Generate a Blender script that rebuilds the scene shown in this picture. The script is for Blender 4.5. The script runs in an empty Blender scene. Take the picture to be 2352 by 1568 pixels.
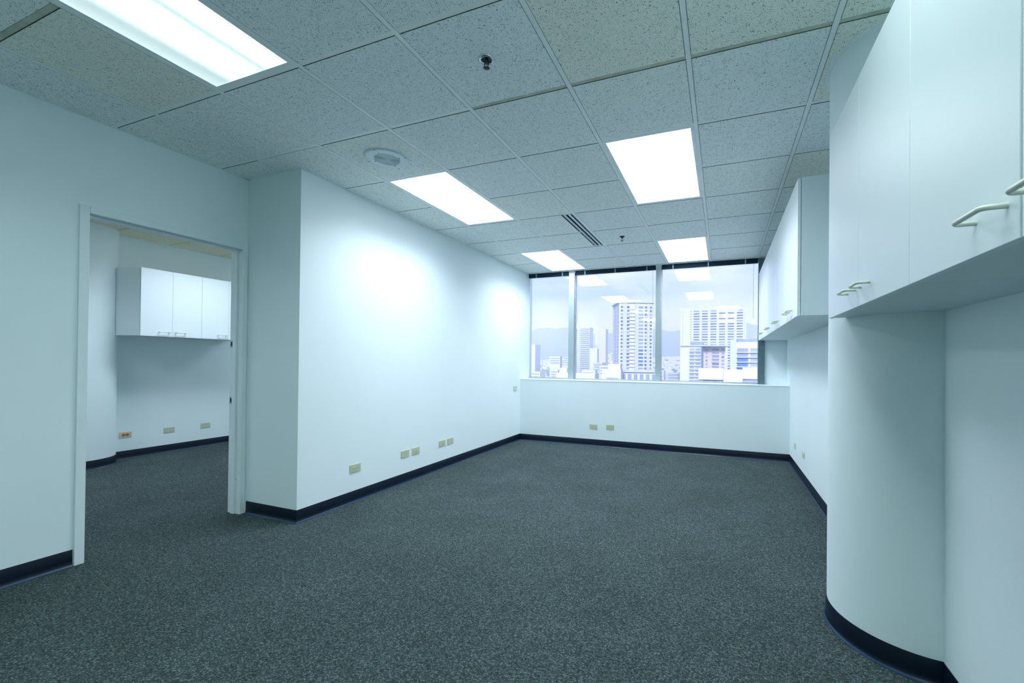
import bpy, math, random
from mathutils import Matrix, Vector
random.seed(7)
SC = bpy.context.scene
COL = SC.collection

# ------------------------------------------------------------------ camera
CAMZ = 1.2637
yaw, pitch, roll = -0.3649, 0.0060, 0.0106
fw = Vector((math.sin(yaw) * math.cos(pitch), math.cos(yaw) * math.cos(pitch), math.sin(pitch)))
r0 = Vector((math.cos(yaw), -math.sin(yaw), 0))
u0 = r0.cross(fw)
rt = r0 * math.cos(roll) + u0 * math.sin(roll)
up = -r0 * math.sin(roll) + u0 * math.cos(roll)
cd = bpy.data.cameras.new('camera')
cam = bpy.data.objects.new('camera', cd)
COL.objects.link(cam)
cam.matrix_world = Matrix(((rt.x, up.x, -fw.x, 0), (rt.y, up.y, -fw.y, 0), (rt.z, up.z, -fw.z, CAMZ), (0, 0, 0, 1)))
cd.sensor_width = 36
cd.sensor_fit = 'HORIZONTAL'
cd.lens = 973.31 / 2352 * 36
cd.shift_x = -(1287.1 - 1176) / 2352
cd.shift_y = (825.2 - 784) / 2352
cd.clip_start = 0.02
cd.clip_end = 20000
SC.camera = cam

# ------------------------------------------------------------------ light settings
LAMP_FAR = (0.90, 0.97, 1.08)       # fresh daylight tubes at the window end
LAMP_NEAR = (0.78, 0.975, 0.97)      # older, greener tubes at the near end
LAMP_NEXT_RGB = (0.84, 0.97, 1.13)
LAMP, LAMP_OLD, LAMP_NEXT = 20.5, 7.2, 17.0     # watts leaving each lens
SPREAD = 140                                    # prismatic lenses cut the light off towards the ceiling
GLOW, GLOW_OLD = 4.5, 2.4                       # brightness of the lens face itself
SKY = 1.1
SUN = 5.6
SC.view_settings.view_transform = 'Standard'
SC.view_settings.look = 'None'
SC.view_settings.exposure = 0.17
SC.view_settings.gamma = 1.0
SC.view_settings.use_curve_mapping = False
SC.cycles.max_bounces = 9
SC.cycles.diffuse_bounces = 6
SC.cycles.transparent_max_bounces = 16
SC.cycles.volume_bounces = 3
SC.cycles.adaptive_threshold = 0.07
SC.cycles.sample_clamp_indirect = 6

# world: thin bright overcast
W = bpy.data.worlds.new('sky')
SC.world = W
W.use_nodes = True
nt = W.node_tree
nt.nodes.clear()
N = nt.nodes.new
L = nt.links.new
out = N('ShaderNodeOutputWorld')
bg = N('ShaderNodeBackground')
tc = N('ShaderNodeTexCoord')
sep = N('ShaderNodeSeparateXYZ')
L(tc.outputs['Generated'], sep.inputs[0])
mp = N('ShaderNodeMapping')
mp.inputs['Scale'].default_value = (2.2, 2.2, 7.5)
mp.inputs['Location'].default_value = (0.3, 0.7, 0.25)
L(tc.outputs['Generated'], mp.inputs[0])
no = N('ShaderNodeTexNoise')
no.inputs['Scale'].default_value = 1.7
no.inputs['Detail'].default_value = 5
no.inputs['Roughness'].default_value = 0.55
L(mp.outputs[0], no.inputs['Vector'])
cr = N('ShaderNodeValToRGB')
cr.color_ramp.elements[0].position = 0.36
cr.color_ramp.elements[0].color = (0.38, 0.56, 1.30, 1)
cr.color_ramp.elements[1].position = 0.66
cr.color_ramp.elements[1].color = (0.94, 1.02, 1.32, 1)
L(no.outputs[0], cr.inputs[0])
hr = N('ShaderNodeValToRGB')          # brighter band of cloud low over the hills
hr.color_ramp.elements[0].position = 0.06
hr.color_ramp.elements[0].color = (1, 1, 1, 1)
hr.color_ramp.elements[1].position = 0.155
hr.color_ramp.elements[1].color = (0, 0, 0, 1)
L(sep.outputs['Z'], hr.inputs[0])
mx = N('ShaderNodeMixRGB')
L(hr.outputs[0], mx.inputs[0])
L(cr.outputs[0], mx.inputs[1])
mx.inputs[2].default_value = (1.22, 1.24, 1.36, 1)
L(mx.outputs[0], bg.inputs['Color'])
bg.inputs['Strength'].default_value = SKY
L(bg.outputs[0], out.inputs[0])

sd = bpy.data.lights.new('sun', 'SUN')
sd.energy = SUN
sd.angle = math.radians(12)
sd.color = (1.0, 0.97, 0.95)
sun = bpy.data.objects.new('sun', sd)
COL.objects.link(sun)
sun.rotation_euler = Vector((-0.12, 1.0, -0.62)).to_track_quat('-Z', 'Y').to_euler()

# ------------------------------------------------------------------ materials
def new_mat(name):
    m = bpy.data.materials.new(name)
    m.use_nodes = True
    t = m.node_tree
    b = t.nodes['Principled BSDF']
    return m, t, b

def plain(name, rgb, rough=0.5, metal=0.0, spec=0.5, bump=0.0, bscale=200.0, var=0.0, vscale=3.0):
    m, t, b = new_mat(name)
    b.inputs['Base Color'].default_value = (*rgb, 1)
    b.inputs['Roughness'].default_value = rough
    b.inputs['Metallic'].default_value = metal
    b.inputs['Specular IOR Level'].default_value = spec
    tcn = t.nodes.new('ShaderNodeTexCoord')
    n = t.nodes.new('ShaderNodeTexNoise')
    n.inputs['Scale'].default_value = bscale
    n.inputs['Detail'].default_value = 3
    t.links.new(tcn.outputs['Object'], n.inputs['Vector'])
    if bump:
        bp = t.nodes.new('ShaderNodeBump')
        bp.inputs['Strength'].default_value = bump
        bp.inputs['Distance'].default_value = 0.002
        t.links.new(n.outputs[0], bp.inputs['Height'])
        t.links.new(bp.outputs[0], b.inputs['Normal'])
    n2 = t.nodes.new('ShaderNodeTexNoise')
    n2.inputs['Scale'].default_value = vscale
    n2.inputs['Detail'].default_value = 4
    t.links.new(tcn.outputs['Object'], n2.inputs['Vector'])
    mr = t.nodes.new('ShaderNodeMapRange')
    mr.inputs[1].default_value = 0.3
    mr.inputs[2].default_value = 0.7
    mr.inputs[3].default_value = 1 - max(var, 0.01)
    mr.inputs[4].default_value = 1.0
    t.links.new(n2.outputs[0], mr.inputs[0])
    mu = t.nodes.new('ShaderNodeMixRGB')
    mu.blend_type = 'MULTIPLY'
    mu.inputs[0].default_value = 1
    mu.inputs[1].default_value = (*rgb, 1)
    t.links.new(mr.outputs[0], mu.inputs[2])
    t.links.new(mu.outputs[0], b.inputs['Base Color'])
    return m

MT = {}
MT['wall'] = plain('wall_paint', (0.785, 0.89, 0.91), 0.55, bump=0.12, bscale=260, var=0.03, vscale=1.5, spec=0.35)
MT['trim'] = plain('trim_enamel', (0.78, 0.87, 0.895), 0.4, var=0.04, vscale=6)
MT['base'] = plain('vinyl_base', (0.002, 0.009, 0.022), 0.32, var=0.2, vscale=5, spec=0.35)
MT['base_toe_glint'] = plain('vinyl_toe_painted_glint', (0.013, 0.058, 0.14), 0.3, var=0.15, vscale=8, spec=0.5)  # blue sky highlight along the toe, put in as colour
MT['laminate'] = plain('white_laminate', (0.79, 0.865, 0.89), 0.42, var=0.01, spec=0.5)
MT['carcass'] = plain('carcass_melamine', (0.72, 0.81, 0.83), 0.5, var=0.03)
MT['handle'] = plain('ivory_handle', (0.72, 0.76, 0.66), 0.3, var=0.02)
MT['tee'] = plain('grid_tee_enamel', (0.89, 0.97, 0.97), 0.45, var=0.06, vscale=8)
MT['plate'] = plain('almond_plate', (0.52, 0.56, 0.40), 0.4, var=0.04, vscale=20)
MT['plate_w'] = plain('pale_plate', (0.60, 0.66, 0.58), 0.4, var=0.04, vscale=20)
MT['recept'] = plain('almond_receptacle', (0.60, 0.62, 0.40), 0.35, var=0.02)
MT['orange'] = plain('orange_receptacle', (0.75, 0.13, 0.03), 0.4, var=0.05)
MT['dark'] = plain('dark_slot', (0.006, 0.010, 0.016), 0.5, var=0.1)
MT['navy'] = plain('dark_blue_slot', (0.003, 0.012, 0.028), 0.8, var=0.1, spec=0.1)
MT['chrome'] = plain('chrome', (0.55, 0.66, 0.72), 0.12, 1.0)
MT['brass'] = plain('dark_metal', (0.05, 0.07, 0.075), 0.3, 0.9)
MT['alu'] = plain('anodised_aluminium', (0.42, 0.52, 0.53), 0.38, 0.55, var=0.05, vscale=4)
MT['alu_shaded'] = plain('anodised_aluminium_shaded', (0.12, 0.20, 0.23), 0.4, 0.4, var=0.08, vscale=4)  # same aluminium, with the dimly lit right mullion's shade put into its colour
MT['valance'] = plain('valance_dark', (0.007, 0.028, 0.052), 0.6, var=0.15, vscale=10, spec=0.2)
MT['bracket'] = plain('bracket_grey', (0.30, 0.40, 0.46), 0.4, 0.3)
MT['spk'] = plain('speaker_white', (0.60, 0.74, 0.78), 0.4, var=0.03)
MT['spk_in'] = plain('speaker_cloth', (0.10, 0.20, 0.20), 0.7, var=0.2, vscale=40)
MT['steel'] = plain('strike_steel', (0.45, 0.55, 0.58), 0.3, 0.8)
MT['slab'] = plain('ceiling_slab', (0.35, 0.36, 0.36), 0.8)
MT['edge'] = plain('dark_edge', (0.10, 0.14, 0.15), 0.6)

# carpet: loop pile, charcoal with pale flecks
m, t, b = new_mat('carpet_loop')
tcn = t.nodes.new('ShaderNodeTexCoord')
mpn = t.nodes.new('ShaderNodeMapping')
mpn.inputs['Rotation'].default_value = (0, 0, 0.12)
mpn.inputs['Scale'].default_value = (1.0, 1.25, 1)
t.links.new(tcn.outputs['Object'], mpn.inputs[0])
vo = t.nodes.new('ShaderNodeTexVoronoi')
vo.inputs['Scale'].default_value = 135
vo.inputs['Randomness'].default_value = 0.75
t.links.new(mpn.outputs[0], vo.inputs['Vector'])
sp = t.nodes.new('ShaderNodeSeparateColor')
t.links.new(vo.outputs['Color'], sp.inputs[0])
rp = t.nodes.new('ShaderNodeValToRGB')
e = rp.color_ramp.elements
e[0].position = 0.0
e[0].color = (0.040, 0.058, 0.059, 1)
e[1].position = 1.0
e[1].color = (0.142, 0.200, 0.203, 1)
k = e.new(0.42)
k.color = (0.064, 0.092, 0.093, 1)
k = e.new(0.75)
k.color = (0.090, 0.128, 0.130, 1)
t.links.new(sp.outputs[0], rp.inputs[0])
dr = t.nodes.new('ShaderNodeMapRange')
dr.inputs[1].default_value = 0.25
dr.inputs[2].default_value = 0.75
dr.inputs[3].default_value = 1.1
dr.inputs[4].default_value = 0.45
t.links.new(vo.outputs['Distance'], dr.inputs[0])
ns = t.nodes.new('ShaderNodeTexNoise')
ns.inputs['Scale'].default_value = 2.0
ns.inputs['Detail'].default_value = 4
t.links.new(tcn.outputs['Object'], ns.inputs['Vector'])
nr = t.nodes.new('ShaderNodeMapRange')
nr.inputs[1].default_value = 0.3
nr.inputs[2].default_value = 0.7
nr.inputs[3].default_value = 0.88
nr.inputs[4].default_value = 1.1
t.links.new(ns.outputs[0], nr.inputs[0])
mm = t.nodes.new('ShaderNodeMath')
mm.operation = 'MULTIPLY'
t.links.new(dr.outputs[0], mm.inputs[0])
t.links.new(nr.outputs[0], mm.inputs[1])
mu = t.nodes.new('ShaderNodeMixRGB')
mu.blend_type = 'MULTIPLY'
mu.inputs[0].default_value = 1
t.links.new(rp.outputs[0], mu.inputs[1])
t.links.new(mm.outputs[0], mu.inputs[2])
t.links.new(mu.outputs[0], b.inputs['Base Color'])
b.inputs['Roughness'].default_value = 0.95
b.inputs['Specular IOR Level'].default_value = 0.1
bpn = t.nodes.new('ShaderNodeBump')
bpn.inputs['Strength'].default_value = 0.9
bpn.inputs['Distance'].default_value = 0.004
bpn.invert = True
t.links.new(vo.outputs['Distance'], bpn.inputs['Height'])
t.links.new(bpn.outputs[0], b.inputs['Normal'])
MT['carpet'] = m

# ceiling tile: fissured mineral fibre, each tile its own pattern and slight tint
def tile_mat(name, c1, c2):
    m, t, b = new_mat(name)
    tcn = t.nodes.new('ShaderNodeTexCoord')
    oi = t.nodes.new('ShaderNodeObjectInfo')
    ad = t.nodes.new('ShaderNodeVectorMath')
    ad.operation = 'ADD'
    sc = t.nodes.new('ShaderNodeMath')
    sc.operation = 'MULTIPLY'
    sc.inputs[1].default_value = 53.0
    t.links.new(oi.outputs['Random'], sc.inputs[0])
    t.links.new(tcn.outputs['Object'], ad.inputs[0])
    t.links.new(sc.outputs[0], ad.inputs[1])
    n = t.nodes.new('ShaderNodeTexNoise')
    n.inputs['Scale'].default_value = 115
    n.inputs['Detail'].default_value = 1.5
    n.inputs['Distortion'].default_value = 2.4
    t.links.new(ad.outputs[0], n.inputs['Vector'])
    r = t.nodes.new('ShaderNodeValToRGB')
    r.color_ramp.elements[0].position = 0.325
    r.color_ramp.elements[0].color = (0, 0, 0, 1)
    r.color_ramp.elements[1].position = 0.385
    r.color_ramp.elements[1].color = (1, 1, 1, 1)
    t.links.new(n.outputs[0], r.inputs[0])
    v = t.nodes.new('ShaderNodeTexVoronoi')
    v.inputs['Scale'].default_value = 120
    t.links.new(ad.outputs[0], v.inputs['Vector'])
    r2 = t.nodes.new('ShaderNodeValToRGB')
    r2.color_ramp.elements[0].position = 0.09
    r2.color_ramp.elements[0].color = (0.3, 0.3, 0.3, 1)
    r2.color_ramp.elements[1].position = 0.19
    r2.color_ramp.elements[1].color = (1, 1, 1, 1)
    t.links.new(v.outputs['Distance'], r2.inputs[0])
    tint = t.nodes.new('ShaderNodeMixRGB')
    tint.inputs[1].default_value = (*c1, 1)
    tint.inputs[2].default_value = (*c2, 1)
    t.links.new(oi.outputs['Random'], tint.inputs[0])
    a = t.nodes.new('ShaderNodeMixRGB')
    a.inputs[1].default_value = (0.05, 0.055, 0.045, 1)
    t.links.new(r.outputs[0], a.inputs[0])
    t.links.new(tint.outputs[0], a.inputs[2])
    c = t.nodes.new('ShaderNodeMixRGB')
    c.blend_type = 'MULTIPLY'
    c.inputs[0].default_value = 0.8
    t.links.new(a.outputs[0], c.inputs[1])
    t.links.new(r2.outputs[0], c.inputs[2])
    t.links.new(c.outputs[0], b.inputs['Base Color'])
    b.inputs['Roughness'].default_value = 0.9
    b.inputs['Specular IOR Level'].default_value = 0.15
    bn = t.nodes.new('ShaderNodeBump')
    bn.inputs['Strength'].default_value = 0.5
    bn.inputs['Distance'].default_value = 0.003
    t.links.new(r.outputs[0], bn.inputs['Height'])
    t.links.new(bn.outputs[0], b.inputs['Normal'])
    return m
MT['tile'] = tile_mat('mineral_tile', (0.90, 0.97, 0.94), (0.90, 0.97, 0.98))
MT['tile_yellow'] = tile_mat('mineral_tile_yellowed', (0.88, 0.84, 0.66), (0.88, 0.85, 0.68))
MT['tile_edge'] = plain('mineral_board_edge', (0.22, 0.22, 0.15), 0.9, var=0.3, vscale=12)
MT['tee_aged'] = plain('grid_tee_aged', (0.62, 0.68, 0.56), 0.6, var=0.35, vscale=9)
MT['tile_warm'] = tile_mat('mineral_tile_aged', (0.91, 0.95, 0.87), (0.91, 0.95, 0.86))

# light lens: tubes show as bright bands through the prismatic lens (object x runs across it)
def lens_mat(name, power, prof, rgb):
    m, t, b = new_mat(name)
    tcn = t.nodes.new('ShaderNodeTexCoord')
    s = t.nodes.new('ShaderNodeSeparateXYZ')
    t.links.new(tcn.outputs['Generated'], s.inputs[0])
    r = t.nodes.new('ShaderNodeValToRGB')
    r.color_ramp.interpolation = 'EASE'
    els = r.color_ramp.elements
    pts = prof
    els[0].position, els[0].color = 0.0, (pts[0][1],) * 3 + (1,)
    els[1].position, els[1].color = 1.0, (pts[-1][1],) * 3 + (1,)
    for p, q in pts[1:-1]:
        k = els.new(p)
        k.color = (q, q, q, 1)
    t.links.new(s.outputs[0], r.inputs[0])
    vo = t.nodes.new('ShaderNodeTexVoronoi')
    vo.inputs['Scale'].default_value = 260
    t.links.new(tcn.outputs['Object'], vo.inputs['Vector'])
    mr = t.nodes.new('ShaderNodeMapRange')
    mr.inputs[1].default_value = 0.0
    mr.inputs[2].default_value = 0.8
    mr.inputs[3].default_value = 1.08
    mr.inputs[4].default_value = 0.85
    t.links.new(vo.outputs['Distance'], mr.inputs[0])
    mu = t.nodes.new('ShaderNodeMath')
    mu.operation = 'MULTIPLY'
    t.links.new(r.outputs[0], mu.inputs[0])
    t.links.new(mr.outputs[0], mu.inputs[1])
    m2 = t.nodes.new('ShaderNodeMath')
    m2.operation = 'MULTIPLY'
    m2.inputs[1].default_value = power
    t.links.new(mu.outputs[0], m2.inputs[0])
    b.inputs['Base Color'].default_value = (0.8, 0.85, 0.86, 1)
    b.inputs['Emission Color'].default_value = (*rgb, 1)
    t.links.new(m2.outputs[0], b.inputs['Emission Strength'])
    return m
PR = [(0.0, 0.55), (0.12, 0.65), (0.30, 1.0), (0.44, 0.95), (0.53, 0.65), (0.62, 0.95), (0.78, 1.0), (0.90, 0.7), (1.0, 0.55)]
MT['lens'] = lens_mat('prismatic_lens', GLOW, PR, LAMP_FAR)
MT['lens_old'] = lens_mat('prismatic_lens_old', GLOW, PR, LAMP_NEAR)
MT['lens_next'] = lens_mat('prismatic_lens_next', GLOW, PR, LAMP_FAR)
MT['lens_two_tube'] = lens_mat('prismatic_lens_two_tube', GLOW_OLD, [(0.0, 0.30), (0.16, 0.24), (0.36, 0.7), (0.48, 1.0), (0.60, 0.55), (0.69, 0.29), (0.78, 0.6), (0.88, 1.0), (1.0, 0.6)], LAMP_NEAR)

# window glass: clear pane with coated, mirror-like reflection
m, t, b = new_mat('window_glass')
t.nodes.remove(b)
om = t.nodes['Material Output']
tr = t.nodes.new('ShaderNodeBsdfTransparent')
tr.inputs[0].default_value = (0.93, 0.95, 0.975, 1)
gl = t.nodes.new('ShaderNodeBsdfGlossy')
gl.inputs['Roughness'].default_value = 0.0
gl.inputs['Color'].default_value = (0.9, 0.95, 1, 1)
fr = t.nodes.new('ShaderNodeFresnel')
fr.inputs['IOR'].default_value = 1.75
ms = t.nodes.new('ShaderNodeMixShader')
t.links.new(fr.outputs[0], ms.inputs[0])
t.links.new(tr.outputs[0], ms.inputs[1])
t.links.new(gl.outputs[0], ms.inputs[2])
t.links.new(ms.outputs[0], om.inputs[0])
MT['glass'] = m

# outdoors
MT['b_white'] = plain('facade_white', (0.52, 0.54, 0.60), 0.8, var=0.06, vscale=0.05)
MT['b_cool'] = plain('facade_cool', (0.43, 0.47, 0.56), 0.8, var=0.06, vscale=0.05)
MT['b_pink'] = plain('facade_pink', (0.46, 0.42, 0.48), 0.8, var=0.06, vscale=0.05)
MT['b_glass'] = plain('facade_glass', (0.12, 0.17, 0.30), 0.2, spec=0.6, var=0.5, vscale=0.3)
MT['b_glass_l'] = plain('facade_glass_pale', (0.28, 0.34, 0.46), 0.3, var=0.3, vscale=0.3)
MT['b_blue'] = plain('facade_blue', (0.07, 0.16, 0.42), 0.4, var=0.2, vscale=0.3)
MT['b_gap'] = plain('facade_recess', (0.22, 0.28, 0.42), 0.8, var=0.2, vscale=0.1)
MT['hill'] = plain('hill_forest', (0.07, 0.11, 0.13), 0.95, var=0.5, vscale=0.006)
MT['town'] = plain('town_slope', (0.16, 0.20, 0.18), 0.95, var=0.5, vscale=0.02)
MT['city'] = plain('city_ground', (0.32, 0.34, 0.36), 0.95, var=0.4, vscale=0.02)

# ------------------------------------------------------------------ mesh helpers
class MB:
    def __init__(self):
        self.v = []
        self.f = []
    def add(self, vs, fs):
        o = len(self.v)
        self.v += [tuple(p) for p in vs]
        self.f += [tuple(i + o for i in f) for f in fs]
        return self
    def box(self, x0, x1, y0, y1, z0, z1):
        x0, x1 = min(x0, x1), max(x0, x1)
        y0, y1 = min(y0, y1), max(y0, y1)
        z0, z1 = min(z0, z1), max(z0, z1)
        return self.add([(x0, y0, z0), (x1, y0, z0), (x1, y1, z0), (x0, y1, z0), (x0, y0, z1), (x1, y0, z1), (x1, y1, z1), (x0, y1, z1)],
                        [(0, 3, 2, 1), (4, 5, 6, 7), (0, 1, 5, 4), (1, 2, 6, 5), (2, 3, 7, 6), (3, 0, 4, 7)])
    def prism(self, poly, z0, z1):
        n = len(poly)
        a = sum(poly[i][0] * poly[(i + 1) % n][1] - poly[(i + 1) % n][0] * poly[i][1] for i in range(n))
        if a < 0:
            poly = poly[::-1]
        vs = [(p[0], p[1], z0) for p in poly] + [(p[0], p[1], z1) for p in poly]
        fs = [tuple(range(n))[::-1], tuple(range(n, 2 * n))]
        fs += [(i, (i + 1) % n, n + (i + 1) % n, n + i) for i in range(n)]
        return self.add(vs, fs)
    def lathe(self, prof, c, seg=32):
        # prof: list of (r, z) around a vertical axis through c
        n = len(prof)
        vs = []
        for i in range(seg):
            a = 2 * math.pi * i / seg
            vs += [(c[0] + r * math.cos(a), c[1] + r * math.sin(a), c[2] + z) for r, z in prof]
        fs = []
        for i in range(seg):
            j = (i + 1) % seg
            fs += [(i * n + k, i * n + k + 1, j * n + k + 1, j * n + k) for k in range(n - 1)]
        return self.add(vs, fs)
    def disc(self, c, r, z0, z1, seg=20, axis='z'):
        vs = []
        for h in (z0, z1):
            for i in range(seg):
                a = 2 * math.pi * i / seg
                p, q = r * math.cos(a), r * math.sin(a)
                if axis == 'z':
                    vs.append((c[0] + p, c[1] + q, h))
                elif axis == 'x':
                    vs.append((h, c[0] + p, c[1] + q))
                else:
                    vs.append((c[0] + p, h, c[1] + q))
        fs = [tuple(range(seg))[::-1], tuple(range(seg, 2 * seg))] + [(i, (i + 1) % seg, seg + (i + 1) % seg, seg + i) for i in range(seg)]
        return self.add(vs, fs)
    def tube(self, path, r, seg=12):
        path = [Vector(p) for p in path]
        rings = []
        ref = None
        for i, p in enumerate(path):
            d = (path[min(i + 1, len(path) - 1)] - path[max(i - 1, 0)]).normalized()
            if ref is None:
                ref = Vector((0, 0, 1)) if abs(d.z) < 0.9 else Vector((1, 0, 0))
            s = d.cross(ref).normalized()
            q = s.cross(d).normalized()
            rings.append([p + s * (r * math.cos(2 * math.pi * k / seg)) + q * (r * math.sin(2 * math.pi * k / seg)) for k in range(seg)])
        vs = [p for ring in rings for p in ring]
        fs = []
        for i in range(len(path) - 1):
            fs += [(i * seg + k, i * seg + (k + 1) % seg, (i + 1) * seg + (k + 1) % seg, (i + 1) * seg + k) for k in range(seg)]
        fs += [tuple(range(seg))[::-1], tuple((len(path) - 1) * seg + k for k in range(seg))]
        return self.add(vs, fs)
    def mesh(self, name, off=(0, 0, 0)):
        me = bpy.data.meshes.new(name)
        me.from_pydata([(p[0] - off[0], p[1] - off[1], p[2] - off[2]) for p in self.v], [], self.f)
        me.update()
        return me
    def build(self, name, mat, parent=None, bevel=0.0, smooth=False, origin=None):
        """origin: the object's own origin (top-level); parts are stored relative to their parent's origin"""
        base = Vector(origin) if origin is not None else (parent['_o'] if parent else Vector((0, 0, 0)))
        base = Vector(base)
        me = self.mesh(name, base)
        me.materials.append(MT[mat] if isinstance(mat, str) else mat)
        o = bpy.data.objects.new(name, me)
        COL.objects.link(o)
        if parent:
            o.parent = parent
            o.location = base - Vector(parent['_o'])
        else:
            o.location = base
        o['_o'] = tuple(base)
        if smooth:
            for p in me.polygons:
                p.use_smooth = True
        if bevel:
            bv = o.modifiers.new('bevel', 'BEVEL')
            bv.width = bevel
            bv.segments = 2
            bv.limit_method = 'ANGLE'
        return o

def empty(name, loc):
    o = bpy.data.objects.new(name, None)
    o.empty_display_size = 0.05
    COL.objects.link(o)
    o.location = loc
    o['_o'] = tuple(loc)
    return o

def tag(o, label, cat, group=None, kind=None):
    o['label'] = label
    o['category'] = cat
    if group:
        o['group'] = group
    if kind:
        o['kind'] = kind
    return o

def struct(o, label=None):
    o['kind'] = 'structure'
    if label:
        o['label'] = label
    return o

def copy_part(src, parent, loc, name=None):
    c = src.copy()
    COL.objects.link(c)
    c.parent = parent
    c.location = loc
    return c

# ------------------------------------------------------------------ room dimensions (metres, camera at x=y=0)
T = 0.6096
X0, Y0 = -3.821, 1.499          # ceiling grid: column i at X0+i*T, row j at Y0+j*T
gx = lambda i: X0 + i * T
gy = lambda j: Y0 + j * T
ZC = 2.732
XD, XW, XR = -3.659, -3.051, 0.822
YS, YW, YG, YB = 2.333, 6.182, 6.52, -3.9
XL = -6.95
ZS = 0.985
DY0, DY1, DZ = 1.398, 2.293, 2.150     # doorway
CX, CY, CR = 0.845, 2.45, 0.345        # round column on the right wall
OX, OY, OR_ = -6.95, 2.55, 0.345       # round column in the next room

struct(MB().box(XL - .12, 1.0, YB - .12, 6.62, -0.12, 0).build('floor', 'carpet'), 'charcoal loop pile carpet flecked with pale grey')
w = MB().box(XD - .12, XD, YB, DY0 - .012, 0, 2.79).box(XD - .12, XD, DY0 - .012, DY1 + .012, DZ + .012, 2.79).box(XD - .12, XD, DY1 + .012, YS, 0, 2.79)
struct(w.build('wall_left', 'wall'), 'white painted wall with the doorway')
struct(MB().box(XD - .12, XW, YS, 6.6, 0, 2.79).build('wall_left_return', 'wall'), 'white wall stepping forward beside the doorway')
struct(MB().box(XW, XR, YW, 6.6, 0, ZS - .012).build('wall_far', 'wall'), 'low white wall under the window')
struct(MB().box(0.53, XR, 6.47, 6.6, ZS, 2.79).build('wall_far_panel', 'wall'), 'white infill panel right of the window')
struct(MB().box(XR, XR + .12, YB, 6.6, 0, 2.79).build('wall_right', 'wall'), 'white painted wall behind the hung cabinets')
struct(MB().box(XL, XR, YB - .12, YB, 0, 2.79).build('wall_back', 'wall'))
struct(MB().box(XL - .12, XL, YB, 6.6, 0, 2.83).build('wall_next_room', 'wall'), 'white wall of the room beyond the doorway')
struct(MB().box(XL, XD - .12, 6.4, 6.6, 0, 2.83).build('wall_next_room_end', 'wall'))
struct(MB().box(XL, XD - .12, -0.6, -0.48, 0, 2.83).build('wall_next_room_near', 'wall'))
struct(MB().box(XW, XR, 6.46, 6.62, 2.70, 2.79).build('wall_far_header', 'wall'))

def arc(cx, cy, r, xw, side, n=28):
    a0 = math.acos((xw - cx) / r)
    if side < 0:      # bulges towards -x, wall at xw on the right
        return [(cx + r * math.cos(a0 + (2 * math.pi - 2 * a0) * i / n), cy + r * math.sin(a0 + (2 * math.pi - 2 * a0) * i / n)) for i in range(n + 1)]
    return [(cx + r * math.cos(-a0 + 2 * a0 * i / n), cy + r * math.sin(-a0 + 2 * a0 * i / n)) for i in range(n + 1)]
colR = arc(CX, CY, CR, XR, -1, 40)
colL = arc(OX, OY, OR_, XL, 1, 40)
def shade(o, ang=40):
    for p in o.data.polygons:
        p.use_smooth = len(p.vertices) == 4
    o.data.set_sharp_from_angle(angle=math.radians(ang))
    return o
struct(shade(MB().prism(colR, 0, 2.75).build('wall_column_right', 'wall')), 'white half round column on the right wall')
struct(shade(MB().prism(colL, 0, 2.80).build('wall_column_next_room', 'wall')), 'white half round column beyond the doorway')

# cove baseboards: swept profile, toe flaring over the carpet
PROF = [(0.0, 0.0), (0.014, 0.0), (0.0135, 0.004), (0.008, 0.010), (0.0045, 0.020), (0.0035, 0.035), (0.0035, 0.099), (0.0025, 0.101), (0.0, 0.101)]
def sweep(path, name, label=None):
    n = len(path)
    pts = [Vector((p[0], p[1])) for p in path]
    nor = []
    for i in range(n):
        ds = []
        if i > 0:
            ds.append((pts[i] - pts[i - 1]).normalized())
        if i < n - 1:
            ds.append((pts[i + 1] - pts[i]).normalized())
        ns_ = [Vector((d.y, -d.x)) for d in ds]
        q = sum(ns_, Vector((0, 0))).normalized()
        k = 1.0 / max(0.3, q.dot(ns_[0]))
        nor.append(q * k)
    vs = []
    for p, q in zip(pts, nor):
        vs += [(p.x + q.x * a, p.y + q.y * a, h) for a, h in PROF]
    m = len(PROF)
    fs = []
    for i in range(n - 1):
        fs += [(i * m + k, (i + 1) * m + k, (i + 1) * m + (k + 1) % m, i * m + (k + 1) % m) for k in range(m)]
    fs += [tuple(range(m))[::-1], tuple((n - 1) * m + k for k in range(m))]
    o = MB().add(vs, fs).build(name, 'base')
    o.data.materials.append(MT['base_toe_glint'])
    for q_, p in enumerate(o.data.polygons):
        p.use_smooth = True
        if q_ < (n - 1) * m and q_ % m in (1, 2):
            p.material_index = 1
    o.data.set_sharp_from_angle(angle=math.radians(50))
    return struct(o, label or 'black vinyl cove baseboard')
# the normal points to the right of the walking direction: walk so the room lies on the right
yc0 = [p for p in colR][0][1]
yc1 = [p for p in colR][-1][1]
hi, lo = max(yc0, yc1), min(yc0, yc1)
arcR = colR if colR[0][1] > colR[-1][1] else colR[::-1]
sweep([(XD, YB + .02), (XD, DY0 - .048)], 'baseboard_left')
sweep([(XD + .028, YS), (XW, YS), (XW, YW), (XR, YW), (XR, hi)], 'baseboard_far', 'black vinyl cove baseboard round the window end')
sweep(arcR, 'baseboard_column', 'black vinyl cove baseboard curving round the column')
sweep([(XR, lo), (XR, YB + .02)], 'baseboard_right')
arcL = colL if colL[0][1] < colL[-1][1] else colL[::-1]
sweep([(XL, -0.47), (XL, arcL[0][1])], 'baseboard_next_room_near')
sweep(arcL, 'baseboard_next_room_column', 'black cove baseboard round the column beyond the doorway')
sweep([(XL, arcL[-1][1]), (XL, 6.4)], 'baseboard_next_room', 'black cove baseboard in the room beyond the doorway')

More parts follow.
